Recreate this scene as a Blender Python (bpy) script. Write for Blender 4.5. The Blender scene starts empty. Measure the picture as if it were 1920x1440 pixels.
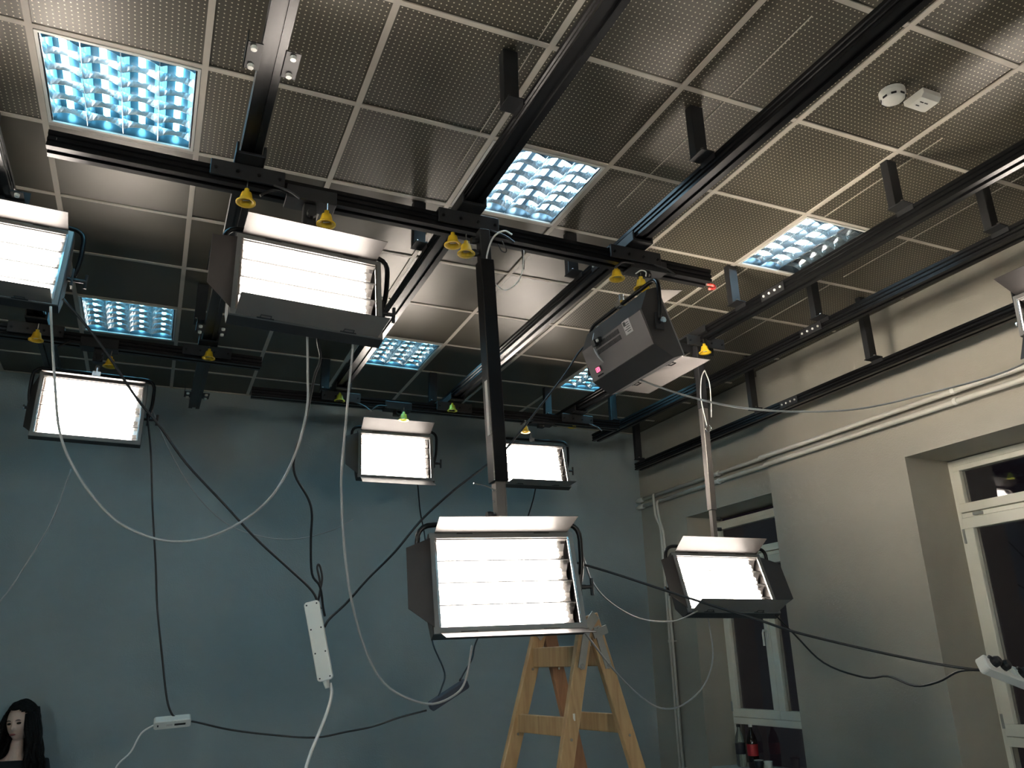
import bpy, bmesh, math, random
from mathutils import Vector, Matrix, Euler
random.seed(7)
S = bpy.context.scene
COL = S.collection
PI = math.pi
R = math.radians

# ------------------------------------------------------------------ camera, world, exposure
CAM = Vector((1.229, -2.811, 1.783))
FPX = 1517.6
YAW, PITCH, ROLL = 0.415706, 0.333402, -0.024009
FW = Vector((math.sin(YAW)*math.cos(PITCH), math.cos(YAW)*math.cos(PITCH), math.sin(PITCH)))
_r = Vector((math.cos(YAW), -math.sin(YAW), 0)); _u = _r.cross(FW)
RT = math.cos(ROLL)*_r + math.sin(ROLL)*_u
UP = -math.sin(ROLL)*_r + math.cos(ROLL)*_u
cd = bpy.data.cameras.new('camera'); cam = bpy.data.objects.new('camera', cd); COL.objects.link(cam)
cam.matrix_world = Matrix(((RT.x, UP.x, -FW.x, CAM.x), (RT.y, UP.y, -FW.y, CAM.y), (RT.z, UP.z, -FW.z, CAM.z), (0, 0, 0, 1)))
cd.sensor_width = 36; cd.lens = FPX/1920*36; cd.clip_start = .05; cd.clip_end = 100
S.camera = cam
w = bpy.data.worlds.new('night'); S.world = w; w.use_nodes = True
w.node_tree.nodes['Background'].inputs[0].default_value = (.004, .003, .004, 1)
w.node_tree.nodes['Background'].inputs[1].default_value = .25
S.view_settings.view_transform = 'Standard'; S.view_settings.look = 'None'
S.view_settings.gamma = 1; S.view_settings.use_curve_mapping = False
S.view_settings.exposure = 2.25
SOFT = 6.8           # strength of the softlight tubes
BACK = 20.0          # tubes of the added, unseen fill softlights behind and left of the viewer
CEIL = 5.0           # strength of the ceiling lamp tubes

# points in the room found from the survey of the photograph (a ray met with a wall, track or lamp plane)
def ray(x, y): return FW + (x-960)/FPX*RT - (y-720)/FPX*UP
def atX(x, y, v): d = ray(x, y); return CAM + d*((v-CAM.x)/d.x)
def atY(x, y, v): d = ray(x, y); return CAM + d*((v-CAM.y)/d.y)
def atZ(x, y, v): d = ray(x, y); return CAM + d*((v-CAM.z)/d.z)

# ------------------------------------------------------------------ materials
def mat(name, col, rough=.5, metal=0, emit=None, es=0, noise=0, nscale=8, bump=0, bscale=60, trans=0, spec=.5, coat=0):
    m = bpy.data.materials.new(name); m.use_nodes = True
    nt = m.node_tree; b = nt.nodes['Principled BSDF']
    b.inputs['Base Color'].default_value = (*col, 1); b.inputs['Roughness'].default_value = rough
    b.inputs['Metallic'].default_value = metal; b.inputs['Specular IOR Level'].default_value = spec
    b.inputs['Coat Weight'].default_value = coat
    if trans: b.inputs['Transmission Weight'].default_value = trans
    if emit: b.inputs['Emission Color'].default_value = (*emit, 1); b.inputs['Emission Strength'].default_value = es
    if noise or bump:
        tc = nt.nodes.new('ShaderNodeTexCoord')
    if noise:
        n = nt.nodes.new('ShaderNodeTexNoise'); n.inputs['Scale'].default_value = nscale; n.inputs['Detail'].default_value = 4
        nt.links.new(tc.outputs['Object'], n.inputs['Vector'])
        mx = nt.nodes.new('ShaderNodeMix'); mx.data_type = 'RGBA'
        mx.inputs[6].default_value = (*[c*(1-noise) for c in col], 1); mx.inputs[7].default_value = (*[min(1, c*(1+noise)) for c in col], 1)
        nt.links.new(n.outputs['Fac'], mx.inputs[0]); nt.links.new(mx.outputs[2], b.inputs['Base Color'])
    if bump:
        n2 = nt.nodes.new('ShaderNodeTexNoise'); n2.inputs['Scale'].default_value = bscale
        nt.links.new(tc.outputs['Object'], n2.inputs['Vector'])
        bp = nt.nodes.new('ShaderNodeBump'); bp.inputs['Strength'].default_value = bump; bp.inputs['Distance'].default_value = .01
        nt.links.new(n2.outputs['Fac'], bp.inputs['Height']); nt.links.new(bp.outputs[0], b.inputs['Normal'])
    return m

WALL = mat('wall paint grey', (.385, .355, .295), .75, noise=.06, nscale=2, bump=.15, bscale=90)
WALLB = mat('wall paint blue grey', (.33, .375, .375), .75, noise=.06, nscale=2, bump=.15, bscale=90)
FLOORM = mat('floor teal for bounce', (.22, .34, .42), .6, noise=.1)  # unseen floor; teal chosen to bounce cool light up the walls
BARM = mat('grid bar cream', (.58, .52, .44), .5, noise=.04)
BLACK = mat('black anodised aluminium', (.005, .005, .0055), .3, metal=.0, spec=.25)
BLACKM = mat('black matte steel', (.012, .012, .013), .5, noise=.2, nscale=20)
RUBBER = mat('black cable rubber', (.012, .012, .013), .45)
GREYC = mat('grey cable', (.36, .36, .35), .45)
WHITEC = mat('white cable', (.75, .74, .70), .4)
STEEL = mat('bright steel', (.75, .75, .75), .25, metal=1)
CHROME = mat('mirror louvre metal', (.60, .66, .70), .22, metal=1)
ZINC = mat('zinc plated steel', (.42, .43, .42), .4, metal=.8, noise=.15, nscale=30)
DOORM = mat('barn door inner paint', (.28, .24, .215), .45, metal=.2, noise=.05, nscale=14)
RIMM = mat('softlight rim grey', (.20, .19, .18), .4, metal=.2)
BODYM = mat('softlight housing paint', (.030, .026, .024), .5, noise=.1, nscale=20)
BACKM = mat('softlight back plate', (.10, .085, .08), .4, noise=.05)
REFL = mat('softlight reflector', (.85, .85, .85), .18, metal=1)
TUBE = mat('softlight tube glowing', (1, 1, 1), .4, emit=(1, .885, .78), es=SOFT)
TUBEW = mat('added fill tube warm', (1, 1, 1), .4, emit=(1, .90, .78), es=BACK)  # warm tubes of an added, unseen fill lamp
TUBES = mat('added side fill tube warm', (1, 1, 1), .4, emit=(1, .89, .74), es=BACK*1.6)  # tubes of the added lamp off to the left
TUBEL = mat('softlight tube glowing on the right wall', (1, 1, 1), .4, emit=(1, .90, .76), es=SOFT*3)
TUBEK = mat('added fill tube cool', (1, 1, 1), .4, emit=(.62, .92, 1.0), es=BACK)  # cool tubes of an added, unseen fill lamp
TUBECAP = mat('tube socket', (.55, .5, .46), .5)
CT = mat('ceiling tube glowing', (1, 1, 1), .4, emit=(.22, .72, 1.0), es=CEIL)
CTW = mat('ceiling tube glowing pale', (1, 1, 1), .4, emit=(.55, .82, 1.0), es=CEIL)
CTOFF = mat('ceiling tube unlit', (.6, .6, .6), .3)
HOUS = mat('ceiling lamp pan', (.10, .13, .15), .3, metal=.6)
LIPM = mat('softlight inner lip', (.10, .095, .09), .5)
DIVM = mat('softlight divider', (.003, .003, .003), .6)
STEELD = mat('dull pole steel', (.16, .145, .135), .4, metal=.5, noise=.15, nscale=20)
YEL = mat('yellow plastic', (.90, .58, .03), .45, emit=None)
YELD = mat('yellow plastic inside', (.45, .24, .01), .6)
YELG = mat('lime yellow plastic', (.62, .66, .05), .45)
WHITE = mat('white plastic', (.78, .76, .70), .35)
PIPE = mat('cream pipe paint', (.62, .59, .52), .35, noise=.05, nscale=10)
FRAME = mat('window frame paint', (.80, .77, .66), .3, noise=.04, nscale=6)
GLASS = mat('window glass', (1, 1, 1), .02, trans=1)
RED = mat('red plastic', (.8, .05, .04), .4)
REDLED = mat('red display digits', (.3, .0, .0), .4, emit=(1, .05, .1), es=2.5)
SKIN = mat('skin', (.78, .54, .44), .5, noise=.06, nscale=30)
HAIR = mat('dark hair', (.006, .0045, .004), .6, bump=.6, bscale=160, spec=.2)
CLOTH = mat('dark cloth', (.016, .018, .020), .9, noise=.2, nscale=60)
LIP = mat('lips', (.36, .10, .09), .4)
EYE = mat('eye dark', (.02, .012, .01), .2)
PET = mat('clear bottle plastic', (.8, .9, .85), .05, trans=.9)
COLA = mat('dark drink', (.015, .006, .004), .08)
LABR = mat('red bottle label', (.45, .02, .03), .45)
LABD = mat('dark bottle label', (.02, .02, .03), .5)
PAPER = mat('paper label', (.62, .58, .55), .6)

def wood_mat(name, c1, c2):
    m = mat(name, c1, .5); nt = m.node_tree; b = nt.nodes['Principled BSDF']
    tc = nt.nodes.new('ShaderNodeTexCoord'); mp = nt.nodes.new('ShaderNodeMapping'); mp.inputs['Scale'].default_value = (9, 9, .8)
    n = nt.nodes.new('ShaderNodeTexNoise'); n.inputs['Scale'].default_value = 5; n.inputs['Detail'].default_value = 5; n.inputs['Distortion'].default_value = .8
    cr = nt.nodes.new('ShaderNodeValToRGB'); cr.color_ramp.elements[0].color = (*c2, 1); cr.color_ramp.elements[1].color = (*c1, 1)
    cr.color_ramp.elements[0].position = .32; cr.color_ramp.elements[1].position = .62
    nt.links.new(tc.outputs['Object'], mp.inputs[0]); nt.links.new(mp.outputs[0], n.inputs['Vector'])
    nt.links.new(n.outputs['Fac'], cr.inputs[0]); nt.links.new(cr.outputs[0], b.inputs['Base Color'])
    return m
WOOD = wood_mat('pale pine', (.52, .34, .17), (.40, .24, .11))
WOODR = wood_mat('reddish pine', (.40, .20, .10), (.30, .14, .07))

def tile_mat(name, perforated):
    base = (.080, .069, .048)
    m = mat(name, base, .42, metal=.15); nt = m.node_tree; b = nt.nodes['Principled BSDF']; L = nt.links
    tc = nt.nodes.new('ShaderNodeTexCoord')
    n = nt.nodes.new('ShaderNodeTexNoise'); n.inputs['Scale'].default_value = 2.2; n.inputs['Detail'].default_value = 3
    oi = nt.nodes.new('ShaderNodeObjectInfo'); ad = nt.nodes.new('ShaderNodeVectorMath'); ad.operation = 'ADD'
    L.new(tc.outputs['Object'], ad.inputs[0]); L.new(oi.outputs['Location'], ad.inputs[1]); L.new(ad.outputs[0], n.inputs['Vector'])
    mx = nt.nodes.new('ShaderNodeMix'); mx.data_type = 'RGBA'
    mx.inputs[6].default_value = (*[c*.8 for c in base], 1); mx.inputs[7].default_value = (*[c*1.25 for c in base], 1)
    L.new(n.outputs['Fac'], mx.inputs[0])
    out = mx.outputs[2]
    if perforated:
        sx = nt.nodes.new('ShaderNodeSeparateXYZ'); L.new(tc.outputs['Object'], sx.inputs[0])
        def mth(op, a, v=None, bb=None):
            q = nt.nodes.new('ShaderNodeMath'); q.operation = op
            L.new(a, q.inputs[0])
            if v is not None: q.inputs[1].default_value = v
            if bb is not None: L.new(bb, q.inputs[1])
            return q.outputs[0]
        def cell(o):
            s = mth('MULTIPLY', o, 1/.0205); f = mth('FRACT', mth('ADD', s, 100.0)); c = mth('SUBTRACT', f, .5)
            return mth('MULTIPLY', c, None, c)
        d = mth('SQRT', mth('ADD', cell(sx.outputs[0]), None, cell(sx.outputs[1])))
        k = mth('LESS_THAN', d, .135)
        m2 = nt.nodes.new('ShaderNodeMix'); m2.data_type = 'RGBA'; m2.inputs[7].default_value = (.72, .63, .48, 1)
        L.new(k, m2.inputs[0]); L.new(out, m2.inputs[6]); out = m2.outputs[2]
    L.new(out, b.inputs['Base Color'])
    return m
TILEP = tile_mat('perforated ceiling tile', True)
TILES = tile_mat('plain ceiling tile', False)

# ------------------------------------------------------------------ mesh helpers
class MB:
    def __init__(s): s.bm = bmesh.new(); s.mi = 0
    def _f(s, vs):
        try: f = s.bm.faces.new(vs); f.material_index = s.mi; return f
        except ValueError: return None
    def box(s, a, b, M=None):
        x0, y0, z0 = a; x1, y1, z1 = b
        P = [Vector(p) for p in ((x0,y0,z0),(x1,y0,z0),(x1,y1,z0),(x0,y1,z0),(x0,y0,z1),(x1,y0,z1),(x1,y1,z1),(x0,y1,z1))]
        if M: P = [M @ p for p in P]
        v = [s.bm.verts.new(p) for p in P]
        for q in ((3,2,1,0),(4,5,6,7),(0,1,5,4),(1,2,6,5),(2,3,7,6),(3,0,4,7)): s._f([v[i] for i in q])
        return s
    def cbox(s, c, d, M=None):
        return s.box([c[i]-d[i]/2 for i in range(3)], [c[i]+d[i]/2 for i in range(3)], M)
    def prism(s, prof, axis, a, b, M=None):      # prof: 2-D points, extruded along axis 0/1/2
        def mk(p, t):
            q = [p[0], p[1]]; q.insert(axis, t); return Vector(q)
        A = [mk(p, a) for p in prof]; B = [mk(p, b) for p in prof]
        if M: A = [M @ p for p in A]; B = [M @ p for p in B]
        va = [s.bm.verts.new(p) for p in A]; vb = [s.bm.verts.new(p) for p in B]
        n = len(prof)
        for i in range(n): s._f([va[i], va[(i+1) % n], vb[(i+1) % n], vb[i]])
        s._f(va[::-1]); s._f(vb)
        return s
    def tube(s, pts, r, n=8, cap=True, M=None):
        pts = [Vector(p) for p in pts]
        if M: pts = [M @ p for p in pts]
        rs = r if isinstance(r, (list, tuple)) else [r]*len(pts)
        rings = []; up = None
        for i, p in enumerate(pts):
            t = (pts[min(i+1, len(pts)-1)] - pts[max(i-1, 0)])
            if t.length < 1e-9: t = Vector((0, 0, 1))
            t.normalize()
            if up is None: up = t.orthogonal().normalized()
            up = (up - t*up.dot(t))
            if up.length < 1e-6: up = t.orthogonal()
            up.normalize(); sd = t.cross(up)
            rings.append([s.bm.verts.new(p + (up*math.cos(2*PI*k/n) + sd*math.sin(2*PI*k/n))*rs[i]) for k in range(n)])
        for a, b in zip(rings, rings[1:]):
            for k in range(n): s._f([a[k], a[(k+1) % n], b[(k+1) % n], b[k]])
        if cap: s._f(rings[0][::-1]); s._f(rings[-1])
        return s
    def lathe(s, prof, c=(0, 0, 0), n=16, M=None):   # prof: (r,z)
        c = Vector(c); rings = []
        for r_, z in prof:
            ring = []
            for k in range(n):
                p = Vector((r_*math.cos(2*PI*k/n), r_*math.sin(2*PI*k/n), z))
                if M: p = M @ p
                ring.append(s.bm.verts.new(p+c))
            rings.append(ring)
        for a, b in zip(rings, rings[1:]):
            for k in range(n): s._f([a[k], a[(k+1) % n], b[(k+1) % n], b[k]])
        return s
    def obj(s, name, m, parent=None, bevel=0, smooth=False, loc=None):
        bmesh.ops.recalc_face_normals(s.bm, faces=s.bm.faces)
        if bevel: bmesh.ops.bevel(s.bm, geom=list(s.bm.edges), offset=bevel, segments=1, affect='EDGES', clamp_overlap=True)
        me = bpy.data.meshes.new(name); s.bm.to_mesh(me); s.bm.free()
        for q in (m if isinstance(m, (list, tuple)) else [m]): me.materials.append(q)
        if smooth:
            for p in me.polygons: p.use_smooth = True
        o = bpy.data.objects.new(name, me); COL.objects.link(o)
        if parent: o.parent = parent
        if loc: o.location = loc
        return o

def tag(o, label=None, cat=None, group=None, kind=None):
    if label: o['label'] = label
    if cat: o['category'] = cat
    if group: o['group'] = group
    if kind: o['kind'] = kind
    return o
def empty(name, loc, label=None, cat=None, group=None, rot=None, kind=None):
    o = bpy.data.objects.new(name, None); COL.objects.link(o); o.location = loc; o.empty_display_size = .1
    if rot: o.rotation_euler = rot
    return tag(o, label, cat, group, kind)
def bolts(parent, items, m, name='bolt'):
    for it in items:
        b = MB(); it(b); b.obj(name, m, parent)
def copy_tree(o, parent=None):
    c = o.copy(); COL.objects.link(c)
    if parent: c.parent = parent
    for ch in list(o.children): copy_tree(ch, c)
    return c
def catmull(P, k=6):
    P = [Vector(p) for p in P]; Q = [P[0]*2-P[1]] + P + [P[-1]*2-P[-2]]; out = []
    for i in range(1, len(Q)-2):
        a, b, c, d = Q[i-1:i+3]
        for j in range(k):
            t = j/k
            out.append(.5*((2*b)+(c-a)*t+(2*a-5*b+4*c-d)*t*t+(3*b-a-3*c+d)*t**3))
    out.append(P[-1]); return out

# ------------------------------------------------------------------ structure
XR, XRR, YF, HC = 5.57, 5.655, 4.08, 4.0
XL, YB = -2.6, -5.2
XF = 5.95       # window plane
MB().box((XL-.2, YB-.2, -.2), (XRR+.6, YF+.2, 0)).obj('floor', FLOORM)['kind'] = 'structure'
MB().box((XL-.2, YF, 0), (XRR+.6, YF+.2, HC+.2)).obj('wall_far', WALLB)['kind'] = 'structure'
MB().box((XL-.2, YB-.2, 0), (XL, YF, HC+.2)).obj('wall_left', WALL)['kind'] = 'structure'
MB().box((XL, YB-.2, 0), (XRR+.6, YB, HC+.2)).obj('wall_back', WALL)['kind'] = 'structure'
# right wall with two deep window niches and a step
wr = MB()
SILL = .93
N1 = (2.10, 3.34); N2 = (-.46, .82); NT = 3.0
XO = XF+.11
wr.box((XR, YB, 0), (XO, N2[0], HC+.2))
wr.box((XR, N2[0], NT-.02), (XO, N2[1], HC+.2))
wr.box((XR, N2[0], 0), (XO, N2[1], SILL))
wr.box((XR, N2[1], 0), (XO, 2.085, HC+.2))
wr.box((XRR, 2.085, 0), (XO, N1[0], HC+.2))
wr.box((XRR, N1[0], NT+.02), (XO, N1[1], HC+.2))
wr.box((XRR, N1[0], 0), (XO, N1[1], SILL))
wr.box((XRR, N1[1], 0), (XO, YF, HC+.2))
wr.obj('wall_right', WALL)['kind'] = 'structure'

# ceiling: backing slab, one object per tile and per grid bar
ceil = MB().box((XL-.1, YB-.1, HC+.12), (XRR+.5, YF+.1, HC+.2)).obj('ceiling', TILES); ceil['kind'] = 'structure'
MB().box((XL, YB, HC), (-1.8, YF, HC+.12)).box((-1.8, YB, HC), (XR, -2.4, HC+.12)).obj('ceiling_field', TILES, ceil)
LAMPC = {(1, -4), (4, -4), (7, -4), (1, 0), (4, 0), (7, 0), (1, 4), (4, 4), (7, 4)}
tile_me = {}
def tile_mesh(sx, sy, p):
    k = (round(sx, 3), round(sy, 3), p)
    if k not in tile_me:
        bm = MB(); g = .004
        bm.prism([(-sx/2+g, 0), (-sx/2+g+.004, -.004), (sx/2-g-.004, -.004), (sx/2-g, 0), (sx/2-g, .014), (-sx/2+g, .014)], 1, -sy/2+g, sy/2-g)
        o = bm.obj('ceiling_tile', TILEP if p else TILES); tile_me[k] = o.data; bpy.data.objects.remove(o)
    return tile_me[k]
for i in range(-3, 10):
    for j in range(-4, 7):
        if (i, j) in LAMPC: continue
        x0, x1 = .6*i, min(.6*i+.6, XRR if j >= 4 else XR); y0, y1 = .6*j, min(.6*j+.6, YF)
        if j == 3 and i == 9: x1 = XR
        perf = not ((j >= 1 and i <= 5) or (j >= 3 and i <= 6))
        o = bpy.data.objects.new('ceiling_tile', tile_mesh(x1-x0, y1-y0, perf)); COL.objects.link(o)
        o.location = ((x0+x1)/2, (y0+y1)/2, HC+.006 + random.uniform(0, .004)); o.parent = ceil
        o.rotation_euler = (random.uniform(-1, 1)*.002, random.uniform(-1, 1)*.002, 0)
MB().box((XR, 2.085, HC), (XRR, 2.4, HC+.1)).obj('ceiling_edge_strip', TILES, ceil)
for i in range(-3, 10):   # main runners, then the short cross bars
    MB().box((.6*i-.012, -2.4, HC-.002), (.6*i+.012, YF, HC+.004)).obj('grid_bar', BARM, ceil)
for j in range(-4, 7):
    for i in range(-3, 10):
        x1 = min(.6*i+.588, XR)
        MB().box((.6*i+.012, .6*j-.011, HC-.001), (x1, .6*j+.011, HC+.005)).obj('grid_bar', BARM, ceil)
MB().box((-1.8, YF-.02, HC-.003), (XRR, YF, HC+.004)).obj('edge_angle', BARM, ceil)
MB().box((XR-.012, -2.4, HC-.003), (XR, 2.1, HC+.004)).box((XRR-.012, 2.1, HC-.003), (XRR, YF, HC+.004)).obj('edge_angle', TILES, ceil)
for x, a, b in ((2.34, -.9, .3), (3.22, -1.1, .3), (4.31, -.75, .0), (4.95, -.8, .5), (4.95, .62, 1.7), (4.31, .62, 1.6)):
    MB().box((x-.0015, a, HC-.0005), (x+.0015, b, HC+.003)).obj('tile_seam', BARM, ceil)

# ------------------------------------------------------------------ windows
def window(idx, ya, yb, handle_y):
    # ya<yb, frame plane at XF, built towards +x
    y0, y1 = ya-.02, yb+.02
    root = empty('window_%d' % idx, (XF, (y0+y1)/2, SILL), kind='structure')
    Mi = Matrix.Translation(-root.location)
    zt = 2.975; seam1, seam2 = 2.615, 1.30
    fw_ = .075; mid = (y0+y1)/2
    def part(n, bx, m=FRAME, bev=0, par=root):
        b = MB()
        for a, c in bx: b.box(a, c, Mi)
        return b.obj(n, m, par, bevel=bev)
    X0, X1 = XF, XF+.07
    part('window_frame', [((X0, y0, SILL), (X1, y0+.05, zt)), ((X0, y1-.05, SILL), (X1, y1, zt)), ((X0, y0+.05, zt-.04), (X1, y1-.05, zt)),
                          ((X0, y0+.05, 2.60), (X1, y1-.05, 2.63)), ((X0-.012, y0+.05, 1.262), (X1, y1-.05, 1.315)), ((X0, y0+.05, SILL), (X1, y1-.05, SILL+.03))], bev=.003)
    # transom light
    part('transom_sash', [((X0-.012, y0+.05, 2.90), (X1-.02, y1-.05, 2.935)), ((X0-.012, y0+.05, 2.634), (X1-.02, y1-.05, 2.69)),
                          ((X0-.012, y0+.05, 2.69), (X1-.02, y0+.10, 2.90)), ((X0-.012, y1-.10, 2.69), (X1-.02, y1-.05, 2.90))], bev=.003)
    part('pane', [((X0+.02, y0+.10, 2.69), (X0+.026, y1-.10, 2.90))], GLASS)
    # pair of casements
    for a, c in ((y0+.05, mid-.002), (mid+.002, y1-.05)):
        s = part('casement_sash', [((X0-.015, a, 2.53), (X1-.02, c, 2.598)), ((X0-.015, a, 1.318), (X1-.02, c, 1.385)),
                               ((X0-.015, a, 1.385), (X1-.02, a+.068, 2.53)), ((X0-.015, c-.068, 1.385), (X1-.02, c, 2.53))], bev=.003)
        part('pane', [((X0+.02, a+.068, 1.385), (X0+.026, c-.068, 2.53))], GLASS, par=s)
    part('lower_pane', [((X0+.02, y0+.05, SILL+.03), (X0+.026, y1-.05, 1.262))], GLASS)
    part('hinge', [((X0-.022, y1-.058, 2.44), (X0-.002, y1-.044, 2.53))], ZINC); part('hinge', [((X0-.022, y1-.058, 1.36), (X0-.002, y1-.044, 1.44))], ZINC)
    part('hinge', [((X0-.022, y1-.20, 2.606), (X0-.002, y1-.14, 2.624))], ZINC)
    hb = MB(); hy = mid+.035
    hb.box((X0-.024, hy-.014, 1.93), (X0-.015, hy+.014, 2.06), Mi)
    hb.tube([(X0-.02, hy, 2.0), (X0-.055, hy, 2.0), (X0-.06, hy+.0, 1.98), (X0-.06, hy, 1.88)], .009, 8, M=Mi)
    hb.obj('handle', WHITE, root, smooth=False)
    part('window_board', [((XR+.02 if idx == 2 else XRR+.02, y0+.03, SILL), (X0, y1-.03, SILL+.012))], WHITE, .002)
window(1, N1[0], N1[1]+.01, 0)
window(2, N2[0], N2[1], 0)

# ------------------------------------------------------------------ heating pipes on the right wall
def bend(a, b, c, r, n=5):      # rounded corner a-b-c
    a, b, c = Vector(a), Vector(b), Vector(c); d1 = (a-b).normalized()*r; d2 = (c-b).normalized()*r
    return [b+d1*(1-t)*(1-t) + d2*t*t for t in [i/n for i in range(n+1)]]
def path(P, r):
    out = [Vector(P[0])]
    for i in range(1, len(P)-1): out += bend(P[i-1], P[i], P[i+1], r)
    return out + [Vector(P[-1])]
for z, lab, dy in ((3.275, 'upper cream heating pipe running along the right wall and stepping back at the corner', 0.02), (3.208, 'lower cream heating pipe running along the right wall and stepping back at the corner', -.03)):
    xo, xi = 5.52, 5.605
    z2 = z+.022
    b = MB(); b.tube(path([(xo, -4.2, z-.01), (xo, 2.10+dy, z), (xi, 2.13+dy, z2), (xi, 4.03, z2)], .03), .017, 12)
    root = b.obj('heating_pipe', PIPE, smooth=True); tag(root, lab, 'pipe', 'heating pipes on the right wall')
    e = MB(); e.tube([(xi, 3.95, z2), (xi, 4.03, z2), (xi, 4.078, z2-.004)], [.023, .023, .012], 12); e.obj('pipe_sleeve', PIPE, root, smooth=True)
    for yy in (.35, 2.75):
        xx = xo if yy < 2 else xi; zz = z if yy < 2 else z2
        c = MB(); c.tube([(xx, yy-.012, zz), (xx, yy+.012, zz)], .022, 12)
        c.box((xx, yy-.006, zz-.006), (XR if yy < 2 else XRR, yy+.006, zz+.006)); c.obj('pipe_clip', WHITE, root)
for y, top, lab in ((3.70, 3.297, 'left vertical cream pipe dropping down the right wall left of the window'), (3.665, 3.23, 'right vertical cream pipe dropping down the right wall left of the window')):
    b = MB(); x2 = 5.585 if y > 3.68 else 5.615
    if y > 3.68: b.tube(path([(5.575, y+.02, top), (5.555, y, top-.01), (5.565, y, top-.22), (5.61, y, top-.30), (5.61, y, .1)], .04), .0125, 10)
    else: b.tube(path([(5.59, y+.01, top), (5.565, y, top-.02), (5.585, y, top-.2), (5.615, y, top-.3), (5.615, y, .1)], .03), .0125, 10)
    root = b.obj('riser_pipe', PIPE, smooth=True); tag(root, lab, 'pipe', 'riser pipes left of the window')
    for zz in (1.95, .9):
        c = MB(); c.tube([(5.61, y, zz-.012), (5.61, y, zz+.012)], .019, 12); c.box((5.61, y-.006, zz-.006), (XRR, y+.006, zz+.006)); c.obj('pipe_clip', PIPE, root)

# ------------------------------------------------------------------ rails
def rail_prof(w_=.078, h=.066):
    a, b, g = w_/2, h/2, .007
    return [(-a, b), (a, b), (a, b-.016), (a-g, b-.020), (a-g, .006), (a, .002), (a, -.006), (a-g, -.010), (a-g, -b+.018), (a, -b+.014), (a, -b),
            (.012, -b), (.012, -b+.010), (-.012, -b+.010), (-.012, -b), (-a, -b), (-a, -b+.014), (-a+g, -b+.018), (-a+g, -.010), (-a, -.006), (-a, .002), (-a+g, .006), (-a+g, b-.020), (-a, b-.016)]
def rail(name, p0, p1, label, group, w_=.078, h=.066):
    p0, p1 = Vector(p0), Vector(p1); d = p1-p0; L = d.length
    root = empty(name, (p0+p1)/2, label, 'rail', group)
    yax = d.normalized(); xax = yax.cross(Vector((0, 0, 1))).normalized(); zax = xax.cross(yax)
    M = Matrix((xax, yax, zax)).transposed().to_4x4()
    root.matrix_world = Matrix.Translation((p0+p1)/2) @ M
    MB().prism([(x, z) for x, z in rail_prof(w_, h)], 1, -L/2, L/2).obj('rail_profile', BLACK, root)
    return root, L
ZT = 3.715; ZC = 3.612
tracks = {}
def hang(root, y_local, side, ztop, zb, w_=.062, t=.042, xo=.0):
    # steel hanger box from ceiling down to an angle foot beside the rail (local frame of the rail)
    z0 = zb-root.location.z
    h = MB(); h.box((side*.038+xo-(w_ if side < 0 else 0), y_local-t/2, z0), (side*.038+xo+(0 if side < 0 else w_), y_local+t/2, ztop-root.location.z))
    hb = h.obj('hanger', BLACKM, root, bevel=.002)
    f = MB(); xs = side*(.04+.0)
    x0, x1 = sorted((side*.038, side*.100))
    f.box((x0, y_local-.062, z0-.005), (x1, y_local+.028, z0)); f.box((x1-.004 if side < 0 else x0, y_local-.062, z0-.03), (x1 if side < 0 else x0+.004, y_local+.028, z0-.005))
    f.obj('foot_bracket', BLACKM, hb)
    bolts(hb, [lambda b, q=q: b.lathe([(0, .008), (.007, .008), (.007, 0), (0, 0)], (side*.09, y_local+q, z0), 8) for q in (-.048, .018)], STEEL)
def splice(root, y_local, n=4, low=False, sides=(-1,)):
    for s in sides:
        m = MB(); x0 = s*.040; m.box((min(x0, x0+s*.006), y_local-.09, -.026), (max(x0, x0+s*.006), y_local+.09, .026)); pl = m.obj('splice_plate', BLACKM, root)
        bolts(pl, [lambda b, k=k: b.tube([(s*.046, y_local-.066+.044*k, 0), (s*.052, y_local-.066+.044*k, 0)], .007, 8) for k in range(n)], WHITE)
T = {}
specs = [
 ('T0', (.475, -2.3, ZT), (.475, 3.3, ZT), 'black ceiling rail at the left edge of the photo running away from the viewer'),
 ('T1', (1.415, -2.3, ZT), (1.378, 3.55, ZT), 'black ceiling rail left of centre passing above the first lit softlight bank'),
 ('T2', (2.335, -2.3, ZT), (2.325, 3.10, ZT), 'black ceiling rail passing over the upper end of the tall black pole'),
 ('T3', (3.20, -2.3, ZT), (3.18, 3.10, ZT), 'black ceiling rail crossing above the dark softlight seen from behind'),
 ('T4', (4.345, -2.3, ZT), (4.20, 3.10, ZT), 'black ceiling rail next to the partly unlit ceiling lamp on the right'),
 ('T5', (4.965, -2.3, ZT), (4.80, 3.42, ZT), 'black ceiling rail nearest the right wall at ceiling height'),
 ('T6', (5.36, -2.3, 3.53), (5.36, 3.62, 3.53), 'lower black rail hung along the right wall below the others')]
for k, a, b, lab in specs:
    r_, L = rail('ceiling_rail', a, b, lab, 'black rails running away along the ceiling'); T[k] = (r_, L, a[1])
    r_['group'] = 'black rails running away along the ceiling'
def yl(k, y):   # world y -> local y on rail
    r_, L, y0 = T[k]; return y-r_.location.y
for k, ys in dict(T0=(-.55, .60, 1.80), T1=(-1.7, 2.0), T2=(-1.7, -.51, .64, 1.83, 3.0), T3=(-1.7, -.50, .64, 1.83, 3.02), T4=(-1.7, -.51, .645, 1.83, 3.04), T5=(-.53, .63, 1.8, 3.0)).items():
    for y in ys: hang(T[k][0], yl(k, y), -1, HC, 3.755)
for y in (-.5, .70, 1.846, 3.5): hang(T['T6'][0], yl('T6', y), -1, HC, 3.575, w_=.06)
for k, y in (('T3', .38), ('T4', .36), ('T5', .72), ('T6', 1.5)): splice(T[k][0], yl(k, y))
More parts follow.
